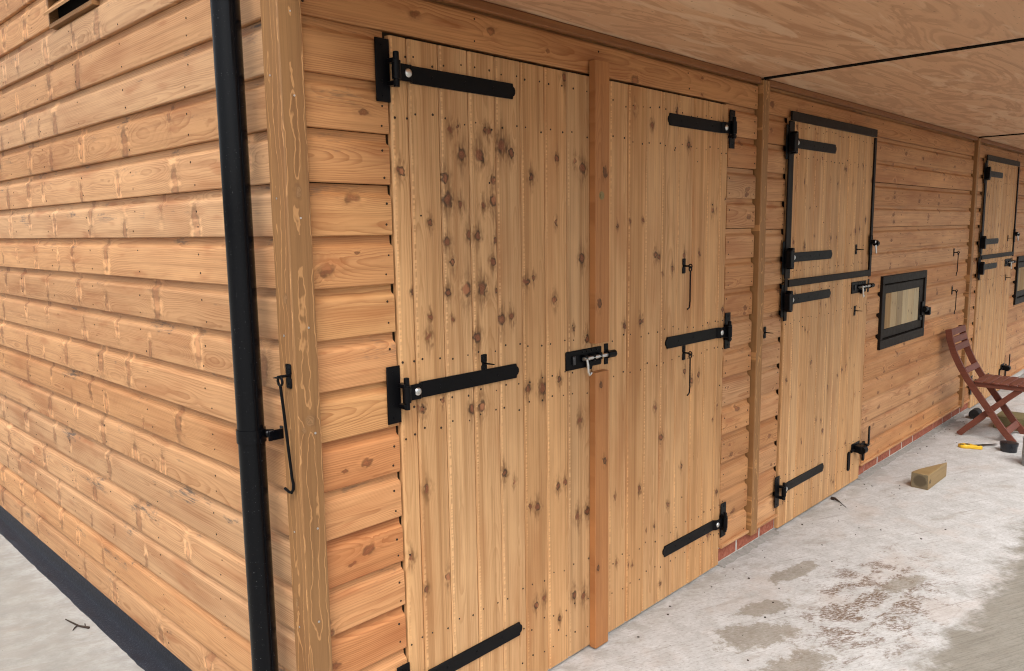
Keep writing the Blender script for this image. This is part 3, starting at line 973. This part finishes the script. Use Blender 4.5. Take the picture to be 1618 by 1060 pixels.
KL = [(0.542,1.966,.0091),(0.57,1.976,.0052),(0.686,1.976,.0068),(0.705,1.971,.0081),(0.585,1.894,.0132),(0.661,1.895,.0148),(0.762,1.93,.018),(0.802,1.912,.0112),(0.515,1.82,.0117),(0.722,1.819,.0096),(0.522,1.758,.0169),(0.579,1.741,.0093),(0.675,1.741,.0082),(0.719,1.758,.0152),(0.349,1.835,.0098),(0.899,1.836,.0101),(1.174,1.88,.0139),(1.132,1.901,.0077),(1.032,1.905,.0089),(1.024,1.689,.0075),(1.075,2.182,.0104),(0.452,1.688,.0077),(0.518,1.629,.0105),(0.612,1.649,.0115),(0.646,1.646,.0109),(0.726,1.628,.0083),(0.537,1.566,.0079),(0.712,1.562,.009),(0.593,1.48,.0162),(0.661,1.477,.0165),(0.514,1.475,.0092),(0.725,1.464,.007),(0.907,1.498,.0074),(0.872,1.487,.0088),(1.167,1.556,.0126),(1.016,1.414,.0106),(0.796,1.377,.0101),(0.75,1.37,.0128),(0.445,1.407,.0065),(0.437,1.347,.0104),(0.532,1.393,.0053),(0.635,1.322,.0138),(1.12,1.303,.0063),(0.378,1.484,.0063),(0.605,1.094,.0125),(0.649,1.095,.014),(0.484,1.143,.0067),(0.401,1.13,.0104),(0.949,1.107,.0152),(0.871,1.119,.0104),(1.036,1.125,.0078),(1.158,.951,.0113),(0.694,.954,.01),(1.198,1.256,.0112),(0.563,.945,.0083),(0.632,.855,.0127),(0.748,.845,.0102),(0.8,.801,.0067),(0.413,.874,.0106),(0.514,.848,.0096),(0.917,.68,.0108),(0.88,.692,.0068),(1.027,.729,.011),(1.069,.735,.008),(1.144,.581,.0131),(1.196,.588,.0116),(0.725,.738,.0073),(0.515,.736,.0083),(0.635,.583,.0143),(0.342,.678,.0092),(0.487,.566,.0096),(0.397,.555,.0081),(0.903,.313,.0093),(0.95,.324,.0095),(1.117,.276,.0115),(1.176,.251,.0117),(1.034,.212,.0081),(0.664,.328,.0117),(0.593,.329,.0129)]
DY = -.004
EL = [.322, .386, .502, .620, .736, .854, .972, 1.089, 1.2305]
ER = [1.2335, 1.338, 1.455, 1.573, 1.691, 1.810, 1.932, 2.046, 2.157, 2.2245]
dl = empty('tack_room_door', ST, (0, 0, 0))
tag(dl, 'knotty boarded door leaf carrying the central cover strip and sliding bolt')
door_planks(dl, EL, .034, 2.203, DY, KL, spread=.12)
ledge_nails(dl, EL, (.12, .24, .40, 1.06, 1.14, 1.27, 1.99, 2.15), DY)
for z in (2.105, 1.190, .262): hinge(dl, .3225, z, 1, .50, DY)
catch(dl, .662, DY, 1.235)
# cover strip in two lengths, broken for the bolt
for a, b in ((.028, 1.128), (1.238, 2.256)):
    o = mesh_obj('cover_strip', plank_mesh(flat_profile(.082, .030, .003), b-a, 'strip'), None, dl, (1.293, -.036, a), ROT_V)
    grain(o, .088, [(.75, .03, .008), (1.05, .05, .007), (.33, .07, .006)] if a < 1 else [(.63, .028, .011), (.15, .06, .009)], (1, 1, 1))
nails_mesh([(1.262, -.034, z) for z in (.16, .42, .75, 1.09, 1.27, 1.62, 1.74, 2.02, 2.17)], (0, -1, 0), 'nail_heads', dl, .003)
g = G(); g.cyl((1.245, -.033, 1.782), (1.245, -.037, 1.782), .0155, 20); g.cyl((1.245, -.036, 1.782), (1.245, -.0385, 1.782), .0085, 16)
g.obj('brass_cap', ['brass'], dl)
pad_bolt(dl, 1.072, DY, 1.185, 1.305)
dr = empty('tack_room_door', ST)
tag(dr, 'boarded door leaf with two hanging cabin hooks, beside the cover post')
door_planks(dr, ER, .034, 2.203, DY, None, 'door', .50, .010, .12)
ledge_nails(dr, ER, (.20, .33, 1.10, 1.235, 2.0, 2.13), DY)
for z in (2.10, 1.178, .252): hinge(dr, 2.2235, z, -1, .50, DY)
cabin_hook(dr, 1.862, DY, 1.500)
cabin_hook(dr, 1.872, DY, 1.122)

def kick_bolt(parent, x, y, z):
    g = G()
    g.box(x-.055, x+.075, y-.006, y, z-.028, z+.028, 0, .002)
    g.cyl((x-.02, y-.05, z-.01), (x+.03, y-.05, z-.01), .026, 12)
    g.box(x-.022, x+.032, y-.055, y-.003, z-.03, z+.015, 0, .004)
    g.box(x-.115, x-.085, y-.007, y-.001, z-.13, z-.01, 0, .008)
    g.box(x-.09, x-.04, y-.02, y-.008, z-.015, z+.0, 0, .002)
    g.box(x+.13, x+.158, y-.008, y-.002, z-.12, z+.01, 0, .008)
    g.box(x+.07, x+.14, y-.016, y-.006, z-.014, z+.008, 0, .002)
    g.box(x+.15, x+.178, y-.034, y-.026, z-.02, z+.11, 0, .006)
    g.box(x+.14, x+.16, y-.034, y-.004, z-.022, z-.006, 0, .002)
    g.obj('kick_bolt', ['iron'], parent)
def top_latch(parent, x, y, z):
    g = G()
    g.box(x-.022, x+.014, y-.005, y, z-.07, z+.055, 0, .006)
    g.cyl((x-.004, y-.002, z+.012), (x-.004, y-.03, z+.012), .013, 12)
    g.cyl((x+.03, y-.018, z+.0), (x+.055, y-.018, z+.0), .018, 12)
    g.box(x-.004, x+.062, y-.024, y-.012, z+.004, z+.02, 0, .002)
    g.obj('turn_latch', ['iron'], parent)
    r = G()
    r.tube([(x+.018, y-.024, z-.01), (x+.016, y-.028, z-.04), (x+.022, y-.028, z-.06)], .005, 8)
    r.dome((x-.006, y-.03, z+.012), (0, -1, 0), .008, .004)
    r.obj('latch_handle', ['zinc'], parent)

YS = -.012
ES = [2.838, 2.935, 3.040, 3.152, 3.268, 3.384, 3.500, 3.618, 3.735, 3.855, 4.006]
for b in (0, 1):
    dx = b*BAY
    E2 = [e+dx for e in ES]
    which = ['beside the double doors', 'behind the red folding chair'][b]
    ut = empty('stable_door_upper_leaf', ST)
    tag(ut, 'upper half of the stable door %s, edged with dark metal' % which)
    door_planks(ut, E2, 1.372, 2.208, YS, None, 'door', .36, .009, .12)
    ledge_nails(ut, E2, (1.43, 2.02, 2.16), YS)
    for z in (2.082, 1.498): hinge(ut, SD0+dx+.004, z, 1, .575, YS, True)
    # chew strips
    for nm, bx in (('chew_strip', (SD0+dx-.005, SD1+dx+.012, YS-.012, YS-.001, 2.190, 2.236)), ('chew_strip', (SD0+dx-.024, SD0+dx+.032, YS-.009, YS-.001, 1.39, 2.187)), ('chew_strip', (SD1+dx-.012, SD1+dx+.018, YS-.010, YS-.001, 1.34, 2.187))):
        G().box(*bx, 0, .0012).obj(nm, ['strap'], ut)
    top_latch(ut, SD1+dx-.010, YS-.010, 1.545)
    catch(ut, 3.782+dx, YS, 1.515)
    lt = empty('stable_door_lower_leaf', ST)
    tag(lt, 'lower half of the stable door %s, with a kick bolt' % which)
    door_planks(lt, E2, .036, 1.364, YS, None, 'door', .45, .009, .12)
    ledge_nails(lt, E2, (.16, .31, 1.16, 1.31), YS)
    for z, ln in ((1.276, .575), (.248, .575)): hinge(lt, SD0+dx+.004, z, 1, ln, YS, z > 1)
    G().box(SD0+dx+.018, SD1+dx-.012, YS-.012, YS-.001, 1.346, 1.383, 0, .0012).obj('chew_strip', ['strap'], lt)
    G().box(SD0+dx-.020, SD0+dx+.012, YS-.008, YS-.001, 1.17, 1.388, 0, .0012).obj('chew_strip', ['strap'], lt)
    pad_bolt(lt, 3.735+dx, YS, 1.284, SD1+dx-.004, .235)
    catch(lt, 3.802+dx, YS, 1.142)
    kick_bolt(lt, 3.905+dx, YS, .262)
    # feed hatch
    fh = empty('feed_hatch', ST)
    tag(fh, ['small feed hatch with dark metal frame between two stable doors', 'small feed hatch with dark metal frame past the second stable door'][b])
    x0, x1, z0, z1 = 4.262+dx, 5.168+dx, .842, 1.326
    f = G()
    f.box(x0, x1, -.018, .016, z1-.052, z1, 0, .002)
    f.box(x0, x1, -.018, .016, z0, z0+.062, 0, .002)
    f.box(x0, x0+.040, -.018, .016, z0+.062, z1-.052, 0, .002)
    f.box(x1-.040, x1, -.018, .016, z0+.062, z1-.052, 0, .002)
    f.obj('hatch_frame', ['strap'], fh)
    d_ = G()
    d_.box(x0+.05, x1-.05, -.010, .010, z1-.118, z1-.062, 0, .002)
    d_.box(x0+.05, x1-.05, -.010, .010, z0+.072, z0+.130, 0, .002)
    d_.box(x0+.05, x0+.085, -.010, .010, z0+.130, z1-.118, 0, .002)
    d_.box(x1-.125, x1-.05, -.010, .010, z0+.130, z1-.118, 0, .002)
    d_.obj('hatch_door_frame', ['strap'], fh)
    G().box(x0+.038, x1-.038, -.0025, .022, z0+.060, z1-.050).obj('hatch_shade_block', ['dark'], fh)  # solid block coloured dark to stand for shade in the hatch slots
    hw = (x1-.125-x0-.085)/6
    for i in range(6):
        a = x0+.085+i*hw
        o = mesh_obj('plank', plank_mesh(door_profile(hw), z1-z0-.248, 'offcut'), None, fh, (a+hw, -.0075, z0+.130), ROT_V)
        grain(o, hw, rand_knots(.24, hw, .25, .003, .006), None, .45)
        o['tint'] = [q*1.06*m_ for q, m_ in zip(o['tint'], (1.05, .92, .88))]
    l_ = G()
    l_.box(x1-.085, x1-.045, -.022, -.010, 1.00, 1.10, 0, .003)
    l_.cyl((x1-.075, -.03, 1.045), (x1-.02, -.03, 1.045), .02, 12)
    l_.box(x1-.05, x1+.03, -.034, -.019, 1.02, 1.048, 0, .003)
    l_.box(x1+.012, x1+.045, -.046, -.001, .995, 1.052, 0, .004)
    l_.box(x1-.12, x1-.06, -.018, -.010, .965, .99, 0, .003)
    l_.obj('hatch_latch', ['iron'], fh)
# hooks and catches on the cladding
cabin_hook(front, 5.865, -.001, 1.435)
cabin_hook(front, 5.880, -.001, 1.130)
catch(front, 2.640, -.001, 1.128)
cabin_hook(front, 5.865+BAY, -.001, 1.435)

# ------------------------------------------------------------------ downpipe and hook on the gable
dp = empty('downpipe', ST)
tag(dp, 'glossy black round downpipe standing off the gable by the corner post')
PX, PY, PR = -.078, .143, .0358
g = G()
g.cyl((PX, PY, .06), (PX, PY, 2.7), PR, 40)
g.cyl((PX, PY, 1.105), (PX, PY, 1.135), PR+.0022, 40)
g.obj('pipe', ['pipe'], dp)
c = G()
c.cyl((PX, PY, 1.102), (PX, PY, 1.138), PR+.0035, 32)
c.box(PX+.02, -.002, .083, .089, 1.108, 1.136, 0, .001)
c.box(-.006, -.0012, .076, .120, 1.108, 1.136, 0, .001)
c.cyl((PX+.032, PY-.015, 1.12), (PX+.05, PY-.030, 1.12), .012, 12)
c.obj('pipe_clip', ['pipe'], dp)
c = G()
c.cyl((PX, PY, 2.45), (PX, PY, 2.486), PR+.0035, 32)
c.box(PX+.02, -.002, .084, .090, 2.452, 2.484, 0, .001)
c.obj('pipe_clip', ['pipe'], dp)
c = G()
c.tube([(PX, PY, .10), (PX, PY, .075), (PX-.02, PY, .05), (PX-.07, PY, .04)], PR+.003, 24)
c.obj('pipe_shoe', ['pipe'], dp)
# long cabin hook on the side of the corner post
h = empty('cabin_hook', ST)
tag(h, 'long black cabin hook hanging on the side of the corner post')
g = G()
HX, HY, HZ = -.042, -.012, 1.298
g.box(HX-.004, HX, HY-.012, HY+.014, HZ+.002, HZ+.030, 0, .003)
g.box(HX-.004, HX, HY-.012, HY+.014, HZ-.034, HZ-.006, 0, .003)
g.box(HX-.005, HX, HY-.008, HY+.008, HZ-.01, HZ+.006)
for q in (-.005, .007): g.dome((HX-.004, HY+q, HZ+.018), (-1, 0, 0), .004, .002, 0, 8)
g.dome((HX-.004, HY, HZ-.022), (-1, 0, 0), .004, .002, 0, 8)
g.cyl((HX-.002, HY, HZ), (HX-.034, HY, HZ), .004, 8)
g.cyl((HX-.03, HY, HZ-.001), (HX-.045, HY+.004, HZ-.001), .004, 8, 0, .001)
g.obj('hook_plate', ['iron'], h)
g = G()
g.tube([(HX-.028, HY+p[1], HZ+p[2]-.012) for p in arc((0, 0, 0), .011, 90, 450, 14, 'yz')[:-1]], .0035, 8, 0, True)
g.tube([(HX-.028, HY, HZ-.022), (HX-.022, HY-.001, HZ-.10), (HX-.010, HY-.002, HZ-.27), (HX-.008, HY-.004, HZ-.288), (HX-.010, HY-.006, HZ-.302), (HX-.012, HY+.000, HZ-.312), (HX-.013, HY+.012, HZ-.312), (HX-.014, HY+.030, HZ-.306)], .0040, 9)
g.obj('hook_rod', ['iron'], h)

# ------------------------------------------------------------------ loose things
# folding chair
ch = empty('folding_chair', None, (5.80, -.36, GZ))
tag(ch, 'dark red slatted wooden folding chair leaning back against the stable wall', 'chair')
def chg(o): return grain(o, .05, tint=tuple(TR.uniform(.9, 1.12) for _ in range(1))*3)
def sweep(path, w, th, name, x):
    """flat bar following path in (y,z), width w across the path, thickness th in x"""
    pts = []
    L, R_ = [], []
    n = len(path)
    for i, p in enumerate(path):
        p = Vector(p)
        d = Vector(path[min(i+1, n-1)])-Vector(path[max(i-1, 0)])
        d.normalize()
        nn = Vector((-d.y, d.x))
        L.append(p+nn*w/2)
        R_.append(p-nn*w/2)
    g = G()
    poly = [(a.x, a.y) for a in L]+[(a.x, a.y) for a in R_[::-1]]
    g.prism(poly, x-th/2, x+th/2, 'x', 0, .0)
    o = g.obj(name, ['chair'], ch)
    o.matrix_parent_inverse = Matrix.Translation((-5.80, .36, -GZ))
    return chg(o)
rail = [(-.062, .845), (-.078, .76), (-.112, .66), (-.158, .565), (-.215, .47), (-.285, .37), (-.375, .245), (-.465, .12), (-.548, .024)]
XN, XF = 5.625, 5.985
for x in (XN, XF): sweep(rail, .046, .022, 'back_leg', x)
fl = [(-.170, .024), (-.375, .245), (-.56, .425)]
for x in (XN+.028, XF-.028): sweep(fl, .042, .022, 'front_leg', x)
def cbox(x0, x1, y0, y1, z0, z1, name, rx=0.):
    g = G()
    cy, cz = (y0+y1)/2, (z0+z1)/2
    g.box(x0, x1, y0-cy, y1-cy, z0-cz, z1-cz, 0, .003)
    o = g.obj(name, ['chair'], ch, (0, cy, cz), (rx, 0, 0))
    o.matrix_parent_inverse = Matrix.Translation((-5.80, .36, -GZ))
    return chg(o)
for (y, z) in ((-.082, .822), (-.096, .762), (-.114, .702)):
    cbox(XN-.011+.012, XF+.010, y-.008, y+.008, z-.025, z+.025, 'backrest_slat', -.25)
cbox(XN, XF, -.205, -.190, .512, .558, 'backrest_slat', -.5)
cbox(XN, XF, -.505, -.49, .075, .125, 'stretcher', -.6)
cbox(XN+.03, XF-.03, -.285, -.262, .10, .14, 'stretcher', .6)
for x in (XN+.005, XF-.027):
    cbox(x, x+.022, -.66, -.265, .418, .450, 'seat_rail')
for i in range(7):
    y = -.285-i*.058
    cbox(XN-.006, XF+.006, y-.026, y+.026, .4505, .464, 'seat_slat')
# pivot bolts
for x in (XN-.012, XF-.0):
    g = G(); g.cyl((x, -.375, .245), (x-.004, -.375, .245), .007, 10)
    o = g.obj('pivot_bolt', ['chair'], ch); o.matrix_parent_inverse = Matrix.Translation((-5.80, .36, -GZ)); chg(o)

# wedge-cut post offcut
g = G()
g.prism([(4.085, -.302), (4.078, -.406), (4.452, -.408), (4.180, -.318)], GZ, GZ+.098, 'z', 0, .003)
def local(o):
    """move the object origin to the base centre of its mesh"""
    me = o.data
    xs_ = [v.co.x for v in me.vertices]; ys_ = [v.co.y for v in me.vertices]; zs_ = [v.co.z for v in me.vertices]
    c = Vector(((min(xs_)+max(xs_))/2, (min(ys_)+max(ys_))/2, min(zs_)))
    me.transform(Matrix.Translation(-c))
    o.location = c
    return o
o = local(g.obj('timber_wedge', ['offcut', 'endgrain']))
for p in o.data.polygons:
    if p.normal.x < -.6 and p.area > .004: p.material_index = 1
grain(o, .1, [(-.15, .05, .009)], (.80, .66, .54), flat=(.05, .01, .05, .006))
tag(o, 'wedge-cut treated timber offcut lying alone on the concrete', 'timber offcut')

# treated block with a screw standing in it, behind the chair
tb = empty('timber_block', None, (6.18, -.48, GZ))
tag(tb, 'greenish treated timber block with upright screw behind the folding chair', 'timber block')
g = G(); g.box(-.13, .13, -.28, .16, 0, .10, 0, .003)
o = g.obj('block', ['offcut'], tb); grain(o, .1, (), (.50, .50, .42))
g = G(); g.cyl((.02, -.05, .098), (.02, -.05, .165), .003, 8); g.cyl((.02, -.05, .163), (.02, -.05, .17), .007, 10)
g.obj('screw', ['nail'], tb)

# mallet by the plinth
ml = empty('mallet', None, (6.32, -.125, GZ))
tag(ml, 'black rubber mallet with wooden handle lying by the brick plinth', 'mallet')
g = G()
dv = Vector((.52, -.85, 0)).normalized()
a = Vector((0, 0, .040))
g.cyl(a-dv*.055, a+dv*.055, .040, 20)
g.cyl(a-dv*.058, a+dv*.058, .034, 20)
g.obj('mallet_head', ['rubber'], ml)
pv = Vector((.85, .52, 0)).normalized()*-1
g = G(); g.tube([a, a-pv*-.12+Vector((0, 0, -.012)), a+pv*.30+Vector((0, 0, -.027))], [.011, .012, .013], 10)
o = g.obj('handle', ['handle'], ml); grain(o, .03)
ml.rotation_euler = (0, 0, math.radians(60))

# yellow-handled saw
sw = empty('hand_saw', None, (5.29, -.33, GZ))
tag(sw, 'small hand saw with yellow handle lying on the concrete', 'saw')
g = G()
ra, rb = Vector((.695, -.718)), Vector((.718, .695))
def ab(a, b): q = ra*a+rb*b; return (q.x, q.y)
hp = [ab(*q) for q in ((-.064, .030), (-.066, -.012), (-.040, -.030), (-.005, -.034), (.030, -.056), (.064, -.066), (.074, -.046), (.062, -.030), (.034, -.010), (.024, .020), (-.016, .040))]
g.prism(hp, .0, .026, 'z', 0, .005)
g.obj('handle', ['yellow'], sw)
g = G()
for q in ((-.050, .004, .014), (-.006, .004, .016), (.045, -.046, .010)):
    p = ab(q[0], q[1])
    g.cyl((p[0], p[1], .025), (p[0], p[1], .0275), q[2], 14)
g.obj('grip_pad', ['tub'], sw)
g = G()
p = [ab(.005, .024), ab(.235, .052), ab(.238, .038), ab(.02, -.008)]
g.prism(p, .011, .0135, 'z')
g.obj('blade', ['steel'], sw)

# black lidded tub
tu = empty('round_tub', None, (5.375, -.568, GZ))
tag(tu, 'small round black lidded tub beside the chair foot', 'tub')
g = G(); g.cyl((0, 0, 0), (0, 0, .05), .052, 28, 0, .055)
g.obj('tub_body', ['tub'], tu)
g = G(); g.cyl((0, 0, .046), (0, 0, .064), .059, 28); g.cyl((0, 0, .063), (0, 0, .067), .050, 28)
g.obj('lid', ['tub'], tu)
# grey tin
ti = empty('paint_tin', None, (5.092, -.775, GZ))
tag(ti, 'tall grey metal tin standing beyond the black tub', 'tin')
g = G(); g.cyl((0, 0, .002), (0, 0, .185), .072, 32)
g.obj('tin_body', ['greytin'], ti)
g = G(); g.cyl((0, 0, .183), (0, 0, .192), .075, 32); g.cyl((0, 0, 0), (0, 0, .006), .074, 32)
g.obj('rim', ['greytin'], ti)

# twig on the gable-side concrete
g = G()
tw = Vector((-.10, 1.70, GZ))
def R3(a, b, c): return (a, b, c)
g.tube([R3(-.135, 1.80, GZ+.004), R3(-.128, 1.745, GZ+.007), R3(-.116, 1.69, GZ+.006), R3(-.092, 1.64, GZ+.006)], [.0022, .003, .0035, .005], 6)
g.tube([R3(-.118, 1.70, GZ+.005), R3(-.135, 1.685, GZ+.005), R3(-.145, 1.672, GZ+.003)], [.003, .0025, .0015], 6)
g.tube([R3(-.100, 1.66, GZ+.006), R3(-.095, 1.68, GZ+.012)], [.003, .002], 6)
o = local(g.obj('twig', ['twig']))
tag(o, 'small dead twig lying against the black damp-proof skirt', 'twig')

# leaf litter and crumbs on the concrete
g = G()
LR = random.Random(5)
for i in range(85):
    x = LR.uniform(1.4, 7.0)
    y = -abs(LR.gauss(.05, .32))-.03 if i % 3 else -LR.uniform(.05, .12)
    if y < -1.3: continue
    s = LR.uniform(.002, .0055)*(1.6 if LR.random() < .06 else 1)
    t = bmesh.new()
    bmesh.ops.create_icosphere(t, subdivisions=1, radius=s)
    for v in t.verts: v.co = Vector((v.co.x*LR.uniform(.6, 1.8), v.co.y*LR.uniform(.6, 1.6), v.co.z*LR.uniform(.3, .6)))
    g.merge(t, 0, False, Matrix.Translation((x, y, GZ+s*.25)) @ Matrix.Rotation(LR.uniform(0, 6), 4, 'Z'))
o = g.obj('dirt_crumbs', ['twig'])
tag(o, 'scattered dirt crumbs and leaf bits on the concrete', 'debris', kind='stuff')
g = G()
g.tube([(3.53, -.03, GZ+.006), (3.52, -.05, GZ+.014), (3.49, -.10, GZ+.006), (3.44, -.15, GZ+.003)], [.012, .008, .002, .0012], 6)
o = local(g.obj('dead_leaf', ['twig']))
tag(o, 'curled dead leaf on the concrete below the stable door', 'leaf')
